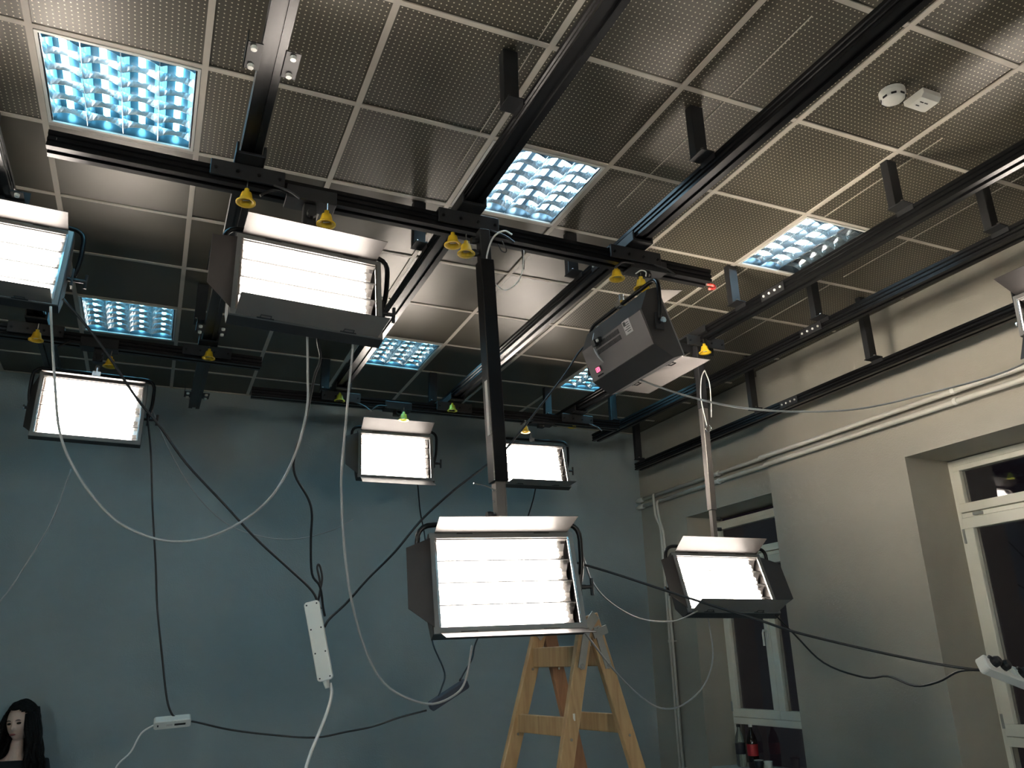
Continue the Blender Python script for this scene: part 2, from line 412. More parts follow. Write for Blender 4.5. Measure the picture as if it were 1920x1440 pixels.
# flat clamp plates with white bolts under two rails
def clampplates(k, y):
    r_ = T[k][0]; yy = yl(k, y)
    for s in (-1, 1):
        m = MB(); x0, x1 = sorted((s*.035, s*.085)); m.box((x0, yy-.065, -.036), (x1, yy+.065, -.032)); m.box((x0, yy-.065, -.036), (x0+.003, yy+.065, .01)); pl = m.obj('clamp_plate', BLACKM, r_)
        bolts(pl, [lambda b, q=q: b.lathe([(0, -.012), (.010, -.012), (.011, 0), (0, 0)], (s*.062, yy+q, -.036), 10) for q in (-.045, .045)], WHITE)
clampplates('T1', -.52); clampplates('T0', .72); clampplates('T1', 1.05); clampplates('T1', 3.2); clampplates('T1', 1.9)

C1a, C1b = atZ(90, 268, ZC), atZ(1325, 523, ZC)
c1, L1_ = rail('cross_rail', C1a, C1b, 'near black cross rail slung under the ceiling rails, red cap on its right end', 'black cross rails slung under the ceiling rails')
c2, _ = rail('cross_rail', (-.9, 2.10, ZC), (1.71, 2.20, ZC), 'left black cross rail above the far left softlight, ending near the small ceiling lamp', 'black cross rails slung under the ceiling rails')
c3, L3_ = rail('cross_rail', (1.72, 2.80, ZC), (4.60, 2.70, ZC), 'far black cross rail carrying two softlights in front of the back wall', 'black cross rails slung under the ceiling rails')
b = MB(); b.tube(catmull([(.0, L1_/2+.002, -.03), (.01, L1_/2+.03, -.035), (.03, L1_/2+.02, -.06), (.035, L1_/2-.02, -.075)]), .007, 8); b.obj('end_cap', RED, c1, smooth=True)
b = MB(); b.cbox((0, -L1_/2+.03, 0), (.079, .002, .01)); b.obj('end_bolt', STEEL, c1)

def carriage(cross, px_x, y, z=ZC, lab='', handle=True):
    root = empty('rail_carriage', (px_x, y, z), lab, 'rail carriage', 'black carriages joining the rails')
    m = MB(); m.box((-.14, -.06, .036), (.14, .06, .048)); m.box((-.14, -.062, -.02), (.14, -.050, .048)); m.box((-.14, .050, -.02), (.14, .062, .048)); m.obj('carriage_body', BLACKM, root, bevel=.002)
    m = MB(); m.box((-.052, -.13, .05), (.052, .13, .062)); m.box((-.056, -.13, .05), (-.046, .13, .10)); m.box((.046, -.13, .05), (.056, .13, .10)); m.obj('upper_saddle', BLACKM, root, bevel=.002)
    bolts(root, [lambda b, xx=xx: b.tube([(xx, -.066, .01), (xx, -.06, .01)], .007, 8) for xx in (-.12, -.04, .04, .12)], BLACK)
    if handle: h = MB(); h.tube(catmull([(.10, -.06, -.02), (.16, -.08, -.045), (.20, -.09, -.075)]), .005, 6); h.obj('brake_lever', BLACKM, root)
    return root
yC1 = lambda x: C1a.y+(C1b.y-C1a.y)*(x-C1a.x)/(C1b.x-C1a.x)
carriage(c1, 1.40, yC1(1.4), lab='black carriage where the near cross rail passes under the rail above the lit bank')
carriage(c1, 2.33, yC1(2.33), lab='black carriage at the upper end of the tall black pole')
carriage(c1, 3.19, yC1(3.19), lab='black carriage above the dark softlight seen from behind')
carriage(c2, .475, 2.15, lab='black carriage on the left cross rail above the far left softlight', handle=False)
carriage(c2, 1.385, 2.18, lab='black carriage at the right end of the left cross rail', handle=False)
carriage(c3, 2.33, 2.78, lab='leftmost black carriage on the far cross rail')
carriage(c3, 3.18, 2.75, lab='middle black carriage on the far cross rail', handle=False)
carriage(c3, 4.21, 2.72, lab='rightmost black carriage on the far cross rail below the blue-lit lamp')

# yellow safety cups
def cup(p, lab, m=YEL, s=1.0):
    root = empty('yellow_cup', p, lab, 'safety cup', 'yellow bell cups hanging from the rails')
    b = MB(); b.lathe([(0, .030*s), (.009*s, .030*s), (.010*s, .018*s), (.019*s, .012*s), (.024*s, -.010*s), (.027*s, -.020*s), (.038*s, -.028*s), (.038*s, -.033*s), (.025*s, -.028*s), (.018*s, 0), (0, .008*s)], (0, 0, 0), 20)
    b.obj('bell', m, root, smooth=True)
    b = MB(); b.tube([(0, 0, .02), (0, 0, .065)], .003, 6); b.obj('cup_stem', STEEL, root)
    b = MB(); b.tube([(-.012, 0, -.024), (.014, 0, -.018)], .0022, 6); b.obj('pin', WHITE, root)
    return root
YG = 'yellow cup '
for x, y, yy, lab, m in (
  (462, 367, .10, 'yellow bell cup under the crossing left above the first lit bank', YEL),
  (612, 408, .06, 'yellow bell cup right of the clamp that holds the first lit bank', YEL),
  (849, 448, .14, 'left one of two yellow bell cups beside the tall black pole', YEL),
  (874, 464, .06, 'yellow bell cup touching the left side of the tall black pole', YEL),
  (1156, 512, .20, 'yellow bell cup half hidden under the near cross rail carriage on the right', YEL),
  (1202, 530, .12, 'yellow bell cup beside the clamp of the dark softlight', YEL),
  (1321, 653, 1.00, 'yellow bell cup at the top of the thin right-hand pole', YEL),
  (69, 628, 1.95, 'yellow bell cup at the left edge above the far left softlight', YEL),
  (207, 678, 2.10, 'yellow bell cup on the left cross rail right of the black cable', YEL),
  (392, 663, 2.12, 'yellow bell cup under the right end of the left cross rail', YEL),
  (637, 744, 2.72, 'leftmost lime bell cup on the far cross rail', YELG),
  (757, 780, 2.62, 'lime bell cup above the far centre softlight', YELG),
  (848, 763, 2.68, 'lime bell cup left of the tall black pole on the far cross rail', YELG),
  (985, 803, 2.62, 'yellow bell cup above the rightmost far softlight', YEL),
  (1073, 794, 2.76, 'yellow bell cup at the right end of the far cross rail', YEL),
  (8, 369, .86, 'lime bell cup at the left photo edge under the leftmost rail', YELG)):
    cup(atY(x, y, yy), lab, m)

# ------------------------------------------------------------------ recessed louvre lamps
def louvre_lamp(i, j, lab, mt, off=0):
    root = empty('ceiling_lamp', (.6*i+.3, .6*j+.3, HC), lab, 'ceiling lamp', 'square louvre lamps in the ceiling grid')
    a = .286
    m = MB(); m.box((-a, -a, .085), (a, a, .09)); m.box((-a, -a, 0), (-a+.004, a, .085)); m.box((a-.004, -a, 0), (a, a, .085)); m.box((-a, -a, 0), (a, -a+.004, .085)); m.box((-a, a-.004, 0), (a, a, .085)); m.obj('lamp_pan', HOUS, root)
    m = MB(); m.box((-a, -a, -.004), (-a+.012, a, .004)); m.box((a-.012, -a, -.004), (a, a, .004)); m.box((-a+.012, -a, -.004), (a-.012, -a+.012, .004)); m.box((-a+.012, a-.012, -.004), (a-.012, a, .004)); m.obj('lamp_frame', WHITE, root)
    cols = [-.207, -.069, .069, .207]
    for k, x in enumerate(cols):
        b = MB(); b.tube([(x, -.268, .056), (x, -.262, .056), (x, .262, .056), (x, .268, .056)], [.010, .013, .013, .010], 12)
        b.obj('tube', CTOFF if k >= 4-off else mt, root, smooth=True)
    for x in (-.138, 0, .138, -.268, .268):      # mirrored wedge spines
        b = MB(); n = 1 if abs(x) > .2 else 0
        pr = [(x-.022, .070), (x-.008, .035), (x-.0015, .002), (x+.0015, .002), (x+.008, .035), (x+.022, .070)]
        if n: pr = [(max(-.281, min(.281, p[0])), p[1]) for p in pr]
        b.prism(pr, 1, -.28, .28)
        b.obj('louvre_spine', CHROME, root)
    for k in range(6):                            # scalloped cross blades
        y = -.235+.094*k; b = MB()
        for x in cols:
            N = 8
            top = []
            for q in range(N+1):
                t = -1+2*q/N; xx = x+t*.066; zz = .006+.020*(1-t*t)
                top.append((xx, zz))
            for (xa, za), (xb, zb) in zip(top, top[1:]):
                V = [b.bm.verts.new(Vector(p)) for p in ((xa, y-.001, za), (xb, y-.001, zb), (xb, y-.010, .046), (xa, y-.010, .046), (xa, y+.001, za), (xb, y+.001, zb), (xb, y+.010, .046), (xa, y+.010, .046))]
                b._f([V[0], V[1], V[2], V[3]]); b._f([V[5], V[4], V[7], V[6]]); b._f([V[4], V[5], V[1], V[0]])
        o = b.obj('louvre_blade', CHROME, root, smooth=False)
    return root
louvre_lamp(1, 0, 'large cyan-glowing louvre lamp in the top left of the ceiling', CT)
louvre_lamp(4, 0, 'pale glowing louvre lamp just right of the rail in the upper centre', CTW)
louvre_lamp(7, 0, 'louvre lamp on the right of the ceiling with its right half unlit', CTW, off=2)
louvre_lamp(1, -4, 'added unseen louvre lamp overhead behind the viewer on the left', CT)  # the three behind the viewer are added, unseen, to light the walls
louvre_lamp(4, -4, 'added unseen louvre lamp overhead behind the viewer in the middle', CT)
louvre_lamp(7, -4, 'added unseen louvre lamp overhead behind the viewer on the right', CT)
louvre_lamp(1, 4, 'blue glowing louvre lamp far left above the left cross rail', CT)
louvre_lamp(4, 4, 'blue glowing louvre lamp in the far centre, partly behind a rail', CT)
louvre_lamp(7, 4, 'blue glowing louvre lamp half hidden behind the dark softlight', CT)

# ------------------------------------------------------------------ fluorescent softlights
W_, H_ = .51, .335
def door_panel(name, root, pts, hinge_axis_pts, clip=True):
    # thin sheet: pts = 4 corners (base left, base right, tip right, tip left); inner paint towards lamp axis
    P = [Vector(p) for p in pts]; n = (P[1]-P[0]).cross(P[3]-P[0]).normalized()*.0009
    b = MB(); A = [b.bm.verts.new(p+n) for p in P]; B = [b.bm.verts.new(p-n) for p in P]
    b.mi = 0; b._f(A)
    b.mi = 1; b._f(B[::-1])
    for i in range(4): b._f([A[i], B[i], B[(i+1) % 4], A[(i+1) % 4]])
    o = b.obj(name, [DOORM, BODYM], root)
    if clip:
        d = (P[1]-P[0]); up = (P[3]-P[0]).normalized(); nn = n.normalized()
        for t in (.2, .78):
            c = P[0]+d*t; dx = d.normalized(); q = MB()
            q.tube([c-dx*.030, c+dx*.030], .004, 6)
            q.tube([c-dx*.018+up*.004+nn*.002, c-dx*.018+up*.022+nn*.002, c+dx*.018+up*.022+nn*.002, c+dx*.018+up*.004+nn*.002], .0022, 5)
            q.obj('hinge', BLACKM, o)
    return o
def softlight(pos, yaw, tilt, roll, lab, top=10, bot=10, left=70, right=None, tubes=True, mount=None, dlen=.15, grey_band=True, yoke_up=.05, rear=False, N=4, tm=None, hs=None):
    """pos = centre of the opening; angles in degrees; tilt>0 looks down. door angles: 0 = straight ahead, 90 = folded out flat."""
    root = empty('softlight', pos, lab, 'studio light', 'fluorescent softlight banks', rot=None)
    M = Matrix.Rotation(R(yaw), 4, 'Z') @ Matrix.Rotation(R(roll), 4, 'Y') @ Matrix.Rotation(R(tilt), 4, 'X')
    root.matrix_world = Matrix.Translation(pos) @ M
    a, h = W_/2, hs or H_/2*N/4; A, Hh = a+.022, h+.022
    D = .125; hb_ = Hh-(.082 if hs else .092)
    # housing shell: hollow chamfered box
    prof = [(0, Hh), (.055, Hh), (D, hb_), (D, -hb_), (.055, -Hh), (0, -Hh)]
    inn = [(0, Hh-.004), (.054, Hh-.004), (D-.004, hb_-.002), (D-.004, -hb_+.002), (.054, -Hh+.004), (0, -Hh+.004)]
    b = MB(); n = len(prof)
    for i in range(n-1):
        (y0, z0), (y1, z1) = prof[i], prof[i+1]; (u0, v0), (u1, v1) = inn[i], inn[i+1]
        V = [b.bm.verts.new(Vector(p)) for p in ((-A, y0, z0), (A, y0, z0), (A, y1, z1), (-A, y1, z1), (-A, u0, v0), (A, u0, v0), (A, u1, v1), (-A, u1, v1))]
        for f in ((0, 1, 2, 3), (7, 6, 5, 4), (0, 4, 5, 1), (2, 6, 7, 3), (0, 3, 7, 4), (1, 5, 6, 2)): b._f([V[k] for k in f])
    b.obj('housing', BODYM, root)
    for s in (-1, 1):
        b = MB(); b.prism(prof, 0, s*A, s*(A+.003)); b.obj('side_cheek', BODYM, root)
    # back plate
    bp = MB().box((-A+.004, D, -hb_+.003), (A-.004, D+.003, hb_-.003)).obj('back_plate', BACKM, root)
    b = MB()
    for r0 in (.02, .05):
        for k in range(26): b.box((-.07+k*.0085, D+.0025, r0), (-.0665+k*.0085, D+.0045, r0+.022))
    vs = b.obj('vent_slots', BLACKM, bp); vs['kind'] = 'stuff'
    # front rim
    b = MB(); b.box((-A, -.010, h), (A, 0, Hh)); b.box((-A, -.010, -Hh), (A, 0, -h)); b.box((-A, -.010, -h), (-a, 0, h)); b.box((a, -.010, -h), (A, 0, h)); b.obj('front_rim', RIMM, root)
    for s in (-1, 1): MB().cbox((s*(a+.0005), -.012, 0), (.007, .004, 2*h)).obj('filter_slot', STEEL, root)
    # reflector: four troughs
    ph = 2*h/N; b = MB(); pts = []
    for k in range(N):
        z0 = -h+k*ph
        pts += [(.010, z0+.0008), (.035, z0+.008), (.062, z0+.026), (.068, z0+ph/2), (.062, z0+ph-.026), (.035, z0+ph-.008), (.010, z0+ph-.0008)]
    va = [b.bm.verts.new(Vector((-a, y, z))) for y, z in pts]; vb = [b.bm.verts.new(Vector((a, y, z))) for y, z in pts]
    for i in range(len(pts)-1): b._f([va[i], va[i+1], vb[i+1], vb[i]])
    b.obj('reflector', REFL, root)
    MB().box((-a, -.002, h-.003), (a, .07, h)).obj('inner_lip', LIPM, root); MB().box((-a, -.002, -h), (a, .07, -h+.003)).obj('inner_lip', LIPM, root)
    for k in range(N):
        z = -h+(k+.5)*ph
        b = MB(); rr = .0088
        for dz in (-.0115, .0115):
            b.tube([(-a+.010, .040, z+dz), (a-.040, .040, z+dz), (a-.032, .040, z+dz*.95), (a-.028, .040, z+dz*.7)], [rr, rr, rr*.9, rr*.45], 10)
        b.tube([(a-.036, .040, z-.0115), (a-.036, .040, z+.0115)], .006, 8)
        b.obj('tube', tm or TUBE, root, smooth=True)
        b = MB(); b.box((-a+.001, .030, z-.024), (-a+.012, .058, z+.024)); b.obj('tube_socket', TUBECAP, root, bevel=.002)
        b = MB(); b.tube([(a-.070, .040, z-.021), (a-.070, .032, z-.021), (a-.070, .026, z), (a-.070, .032, z+.021), (a-.070, .040, z+.021)], .0013, 5); b.obj('tube_clip', WHITE, root)
    for k in range(1, N):
        z = -h+k*ph; MB().box((-a+.002, .004, z-.0012), (a-.002, .012, z+.0012)).obj('divider', DIVM, root)
    # barn doors (parts)
    def d2(sign, ang, ln, wt):
        c, s_ = math.cos(R(ang)), math.sin(R(ang)); z0 = sign*(Hh-.002); y0 = -.012
        return [(-a-.002, y0, z0), (a+.002, y0, z0), (a+wt, y0-ln*c, z0+sign*ln*s_), (-a-wt, y0-ln*c, z0+sign*ln*s_)]
    if top is not None:
        p = d2(1, top, dlen, .004); door_panel('top_barn_door', root, [p[1], p[0], p[3], p[2]], None)
    if bot is not None: door_panel('bottom_barn_door', root, d2(-1, bot, dlen, .004), None)
    for s, ang in ((-1, left), (1, right)):
        if ang is None: continue
        c, s_ = math.cos(R(ang)), math.sin(R(ang)); x0 = s*(A-.002); ln = .10
        P = [(x0, -.012, -s*h), (x0, -.012, s*h), (x0+s*ln*s_, -.012-ln*c, s*(h-.055)), (x0+s*ln*s_, -.012-ln*c, -s*(h-.055))]
        door_panel('side_barn_door', root, P, None, clip=False)
    # yoke stays upright: undo the tilt about the pivots
    piv = Vector((0, .075, 0)); Mt = Matrix.Translation(piv) @ Matrix.Rotation(R(-tilt), 4, 'X') @ Matrix.Translation(-piv)
    zt = Hh+yoke_up; xs = A+.040
    b = MB(); q = path([(-xs+.012, .075, .02), (-xs, .075, .06), (-xs, .075, zt), (xs, .075, zt), (xs, .075, .06), (xs-.012, .075, .02)], .06)
    b.tube(q, .010, 10, M=Mt); b.obj('yoke', BLACK, root, smooth=True)
    for s in (-1, 1):
        b = MB(); b.box((s*(A+.024)-.004, .055, -.035), (s*(A+.024)+.004, .095, .045), Mt)
        b.tube([(s*(A+.0), .075, 0), (s*(A+.05), .075, 0)], .009, 10, M=Mt); pk = b.obj('pivot_plate', BLACKM, root)
        if s > 0:
            b = MB(); b.tube([(s*(A+.05), .075, 0), (s*(A+.075), .075, 0)], .008, 8, M=Mt); b.tube([(s*(A+.075), .075, -.032), (s*(A+.075), .075, .032)], .007, 8, M=Mt); b.obj('tee_knob', BLACKM, root)
        else:
            b = MB(); b.tube([(s*(A+.05), .075, 0), (s*(A+.058), .075, 0)], .014, 10, M=Mt); b.obj('lock_nut', STEEL, root)
    # spigot on the yoke
    b = MB(); b.tube([(0, .075, zt-.02), (0, .075, zt+.05)], .014, 12, M=Mt); b.box((-.022, .055, zt-.015), (.022, .095, zt+.012), Mt); b.obj('spigot', STEEL, root)
    if rear:
        hb = hb_
        MB().box((-.175, D+.003, .02), (-.115, D+.0045, .085)).obj('rating_label', PAPER, bp)
        b = MB()
        for k in range(5): b.box((-.165, D+.0045, .030+k*.010), (-.165+(.045 if k % 2 else .03), D+.0052, .033+k*.010))
        b.box((-.138, D+.0045, .062), (-.120, D+.0052, .080)); b.obj('label_print', BLACKM, bp)
        b = MB(); b.box((.165, D+.003, -.055), (.215, D+.006, -.028)); b.obj('display', BLACKM, bp)
        digits(b=None, root=bp, D=D)
        for k in range(4): MB().tube([(.170+k*.014, D+.002, -.070), (.170+k*.014, D+.007, -.070)], .004, 8).obj('button', BLACK, bp)
        MB().cbox((.13, D+.012, .078), (.03, .022, .03)).obj('power_inlet', BLACKM, bp); MB().cbox((.09, D+.010, .080), (.024, .02, .022)).obj('data_socket', BLACKM, bp)
        MB().cbox((.088, D+.024, .078), (.012, .008, .012)).obj('plug', WHITE, bp)
    return root
SEG = {'0': 'abcdef', '1': 'bc', '2': 'abged', '5': 'afgcd', '8': 'abcdefg'}
def digits(b, root, D):
    x = .211; b = MB()
    for ch in '001':
        for s in SEG[ch]:
            L, Wd = .010, .0016
            bx = dict(a=(0, L*2, L, L*2+Wd), g=(0, L, L, L+Wd), d=(0, 0, L, Wd), b=(0, L, Wd, L*2), c=(0, 0, Wd, L), f=(L, L, L+Wd, L*2), e=(L, 0, L+Wd, L))[s]
            b.box((x-bx[2], D+.006, -.052+bx[1]), (x-bx[0], D+.0068, -.052+bx[3]))
        x -= .0155
    b.obj('digits', REDLED, root)

LIGHTS = {}
LIGHTS['L6'] = softlight((2.42, -.02, 2.072), -10, -17, -1.2, 'large lit softlight at the foot of the tall black pole, in front of the ladder', top=-3, bot=25, left=68)
LIGHTS['L4'] = softlight((2.76, 2.78, 3.235), -5, -14, .5, 'lit softlight in the far centre, left of the tall black pole', top=10, bot=40, left=70)
LIGHTS['L5'] = softlight((3.91, 2.85, 3.275), -5, -16, 0, 'lit softlight in the far centre just right of the tall black pole', top=-36, bot=14, left=None, right=None)
LIGHTS['L3'] = softlight((.805, 2.13, 3.20), 3, -5, 0, 'lit softlight on the left in front of the far wall, lowest on the left', top=-19, bot=None, left=155)
LIGHTS['L2'] = softlight((1.652, .01, 3.14), 2, -14, 1.2, 'lit softlight hung close under the near cross rail, left of centre', top=-10, bot=8, left=62)
LIGHTS['L1'] = softlight((.478, .70, 3.395), 2, -10, 1, 'lit softlight cut off by the left edge of the photo', top=-7, bot=10, left=70)
LIGHTS['L7'] = softlight((4.19, 1.0, 2.19), -10, -26, 1, 'lit softlight at the foot of the thin right-hand pole near the window', top=3, bot=4, left=72, right=80)
LIGHTS['L8'] = softlight((3.24, .25, 3.228), 90, -20, 0, 'dark softlight seen from behind with a red display', top=-12, bot=20, left=None, right=80, hs=.145, tm=TUBEL, rear=True)
LIGHTS['L9'] = softlight((4.93, -.775, 3.315), -90, -5, 0, 'small two-tube softlight cut off by the right edge of the photo', top=20, bot=70, left=None, N=2, yoke_up=.15)

softlight((-.9, -4.4, 2.3), 180-12, -8, 0, 'added fill softlight behind the viewer on the left, aimed at the far wall', top=60, bot=60, left=None, tm=TUBEK)  # three softlights added out of view to lift the far and right walls
softlight((2.6, -4.6, 2.3), 180, -8, 0, 'added fill softlight behind the viewer on the right, aimed at the far wall', top=60, bot=60, left=None, tm=TUBEW)
softlight((-2.2, -1.8, 3.4), 90, 2, 0, 'added fill softlight outside the photo on the left, aimed at the right wall', top=30, bot=12, left=None, right=4, tm=TUBES)

for x, y, z, lab in ((-.9, -4.4, 2.56, 'plain drop pole holding the added left softlight behind the viewer'), (2.6, -4.6, 2.56, 'plain drop pole holding the added right softlight behind the viewer'), (-2.2, -1.8, 3.66, 'short drop pole holding the added softlight outside the photo on the left')):
    t_ = empty('drop_pole', (x, y, HC), lab, 'pole')  # added only to hold up the unseen fill softlights
    MB().cbox((0, 0, (z-HC)/2), (.05, .05, HC-z)).obj('outer_profile', BLACKM, t_, bevel=.003)
    MB().cbox((0, 0, -.006), (.14, .14, .01)).obj('ceiling_plate', BLACKM, t_)

# ------------------------------------------------------------------ poles and clamps
def pole(top, bot, w_, lab, lower_from=None):
    top, bot = Vector(top), Vector(bot)
    root = empty('drop_pole', top, lab, 'pole', None)
    d = (bot-top); L = d.length; z = -d.normalized(); x = Vector((1, 0, 0)); y = z.cross(x).normalized(); x = y.cross(z)
    root.matrix_world = Matrix.Translation(top) @ Matrix((x, y, z)).transposed().to_4x4()
    return root, L
p6, L = pole((2.385, .085, 3.57), (2.432, .05, 2.30), .06, 'tall black telescopic pole in the centre carrying the large lit softlight')
f = .88
b = MB(); b.box((-.024, -.024, -.16), (.024, .024, .0)); b.obj('pole_head', BLACKM, p6, bevel=.003)
b = MB(); b.box((-.030, -.033, -L*f), (.030, .033, -.15)); o6 = b.obj('outer_profile', BLACK, p6, bevel=.003)
b = MB(); b.box((-.019, -.019, -L+.02), (.019, .019, -L*f)); b.box((-.021, -.021, -L+.02), (-.016, .021, -L*f)); b.box((.016, -.021, -L+.02), (.021, .021, -L*f)); b.obj('inner_profile', STEELD, p6)
bolts(p6, [lambda b, k=k, s=s: b.tube([(s*.021, 0, -L*f-.03-.045*k), (s*.026, 0, -L*f-.03-.045*k)], .005, 8) for k in range(5) for s in (-1, 1)], STEEL)
for zz in (-.055, -.115, -L*f-.13, -L*f-.20):
    b = MB(); b.lathe([(0, .012), (.016, .012), (.018, 0), (.016, -.012), (0, -.012)], (-.045, 0, zz), 10, Matrix.Rotation(PI/2, 4, 'Y')); b.tube([(-.045, 0, zz), (-.02, 0, zz)], .006, 6); b.obj('knob', BLACKM, p6)
b = MB(); b.tube([(-.02, -.02, -L*f-.035), (-.07, -.03, -L*f-.02), (-.12, -.04, -L*f-.015)], .003, 6); b.obj('brake_rod', STEEL, p6)
b = MB(); b.box((-.0315, -.018, -.93), (-.030, .006, -.70)); b.obj('scale_sticker', PAPER, o6)
p7, L = pole((4.235, 1.08, 3.66), (4.20, 1.06, 2.44), .05, 'thin black and grey pole on the right carrying the lit softlight near the window')
b = MB(); b.box((-.023, -.023, -.42), (.023, .023, 0)); b.obj('pole_head', BLACKM, p7, bevel=.003)
b = MB(); b.box((-.020, -.020, -L*.86), (.020, .020, -.38)); b.obj('outer_profile', STEELD, p7, bevel=.002)
b = MB(); b.box((-.014, -.014, -L+.0), (.014, .014, -L*.86)); b.obj('inner_profile', STEELD, p7)
bolts(p7, [lambda b, k=k: b.tube([(.02, -.01, -.5-.06*k), (.026, -.01, -.5-.06*k)], .004, 6) for k in range(8)], STEEL)
for zz in (-L*.90, -L*.95):
    b = MB(); b.tube([(.014, 0, zz), (.045, -.01, zz)], .011, 8); b.obj('knob', BLACKM, p7)
carr4 = carriage(None, 4.26, 1.08, z=3.655, lab='black carriage at the upper end of the thin right-hand pole', handle=False)

def clamp(x, y, z, zl, lab):
    root = empty('rail_clamp', (x, y, z), lab, 'clamp', 'black clamps holding softlights under the rails')
    m = MB(); m.box((-.10, -.045, -.046), (.10, .045, -.034)); m.box((-.10, -.05, -.046), (.10, -.041, .012)); m.obj('clamp_body', BLACKM, root, bevel=.002)
    m = MB(); m.box((-.026, -.022, zl-z), (.026, .022, -.045)); st = m.obj('drop_stem', BLACKM, root, bevel=.003)
    for k, t in enumerate((.35, .75)):
        zz = -.045+(zl-z+.045)*t
        if zl-z > -.08: break
        b = MB(); b.lathe([(0, .012), (.018, .012), (.021, 0), (.018, -.012), (0, -.012)], (.005, -.036, zz), 10, Matrix.Rotation(PI/2, 4, 'X')); b.obj('knob', BLACKM, root)
    bolts(root, [lambda b, zz=zz: b.tube([(.01, -.022, zz), (.01, -.03, zz)], .006, 8) for zz in (zl-z+.01, zl-z+.05)], STEEL)
    h = MB(); h.tube(catmull([(-.09, -.05, -.03), (-.15, -.055, -.035), (-.185, -.06, -.06), (-.20, -.06, -.075)]), .006, 8); h.obj('brake_lever', BLACKM, root)
    return root
clamp(1.652, yC1(1.65), ZC, 3.42, 'black clamp with lever holding the lit softlight under the near cross rail')
clamp(.80, 2.16, ZC, 3.49, 'black clamp holding the lowest left softlight under the left cross rail')
clamp(2.75, 2.75, ZC, 3.53, 'black clamp holding the far centre softlight left of the tall pole')
clamp(3.92, 2.74, ZC, 3.545, 'black clamp holding the far softlight right of the tall pole')
clamp(3.27, yC1(3.27), ZC, 3.54, 'black clamp holding the dark softlight seen from behind')
clamp(.475, .78, ZT, 3.66, 'black clamp under the leftmost rail at the left photo edge')
clamp(4.93, -.80, ZT, 3.58, 'black clamp under the rail at the right photo edge')

# ------------------------------------------------------------------ small ceiling fittings
sd = empty('smoke_detector', tuple(atZ(1672, 172, HC+.002)), 'round white smoke detector on the ceiling', 'smoke detector')
MB().lathe([(0, 0), (.052, 0), (.052, -.018), (0, -.018)], n=28).obj('detector_base', WHITE, sd, smooth=False)
MB().lathe([(.052, -.016), (.050, -.032), (.042, -.042), (.030, -.046), (0, -.047)], n=28).obj('detector_dome', WHITE, sd, smooth=True)
for k in range(8):
    a = 2*PI*k/8; b = MB()
    b.box((-.010, .0455, -.0415), (.010, .0490, -.0335), Matrix.Rotation(a, 4, 'Z')); b.obj('smoke_slot', BLACKM, sd)
mb_ = empty('detector_box', tuple(atZ(1728, 183, HC+.002)), 'small square white box beside the smoke detector', 'ceiling sensor')
b = MB(); a, c = .050, .034
V = [b.bm.verts.new(Vector(p)) for p in ((-a, -a, 0), (a, -a, 0), (a, a, 0), (-a, a, 0), (-a, -a, -.022), (a, -a, -.022), (a, a, -.022), (-a, a, -.022), (-a, -c, -.036), (a, -c, -.036), (a, c, -.036), (-a, c, -.036))]
for f_ in ((0, 1, 2, 3), (0, 4, 5, 1), (3, 2, 6, 7), (4, 8, 9, 5), (7, 6, 10, 11), (8, 11, 10, 9), (0, 3, 7, 11, 8, 4), (1, 5, 9, 10, 6, 2)): b._f([V[i] for i in f_])
b.obj('box_cover', WHITE, mb_)
for q in ((-.02, -.01), (.005, -.01), (-.02, .012)):
    b = MB(); b.cbox((q[0], q[1], -.0365), (.018, .004, .002)); b.obj('sensor_slot', BLACKM, mb_)

# ------------------------------------------------------------------ cables
def cable(P, y0, y1, r, m, label, group=None, name='cable', mode=None, ends=None):
    n = len(P); pts = []
    acc = [0]
    for (a, b_), (c, d) in zip(P, P[1:]): acc.append(acc[-1]+math.hypot(c-a, d-b_))
    for (x, y), s in zip(P, acc):
        t = s/acc[-1]; pts.append(atY(x, y, y0+(y1-y0)*t))
    if mode == 'arc': pass
    b = MB(); b.tube(catmull(pts, 5), r, 7); o = b.obj(name, m, smooth=True)
    o['label'] = label; o['category'] = 'cable'
    if group: o['group'] = group
    return o, pts
cable([(95, 575), (98, 640), (103, 720), (112, 810), (140, 880), (190, 950), (240, 990), (310, 1014), (380, 1010), (450, 980), (510, 930), (552, 855), (575, 770), (577, 700), (576, 612)], .30, .04, .0045, GREYC, 'pale grey cable sagging in a deep loop between the two left-hand lit softlights')
cable([(662, 622), (661, 660), (655, 720), (648, 800), (640, 900), (645, 1020), (660, 1130), (690, 1230), (730, 1290), (800, 1320), (850, 1305), (873, 1275), (885, 1210)], .03, .30, .0045, GREYC, 'pale grey cable hanging in a low loop left of the ladder')
cable([(-60, 1170), (0, 1128), (60, 1040), (100, 970), (133, 880)], 2.0, 2.3, .004, GREYC, 'thin grey cable crossing the far wall at the left photo edge')
cable([(284, 765), (320, 850), (370, 930), (430, 985), (500, 1008), (560, 1010), (620, 995), (662, 974)], 2.25, 3.0, .004, GREYC, 'thin grey cable looping across the far wall right of the lowest left softlight')
cable([(1136, 612), (1120, 614), (1112, 640), (1122, 668), (1150, 690), (1200, 712), (1280, 740), (1380, 763), (1500, 772), (1620, 765), (1750, 735), (1890, 695), (1990, 640)], .48, -.6, .0048, GREYC, 'long grey cable from the dark softlight across the right wall to the photo edge')
cable([(1092, 1040), (1110, 1090), (1145, 1130), (1200, 1160), (1260, 1165), (1300, 1150), (1318, 1138)], .08, .98, .004, GREYC, 'short grey cable between the large lit softlight and the one near the window')
cable([(1098, 1188), (1150, 1255), (1200, 1305), (1240, 1328), (1280, 1322), (1320, 1285), (1337, 1230), (1328, 1160)], .10, .98, .004, GREYC, 'grey cable drooping low to the right of the ladder')
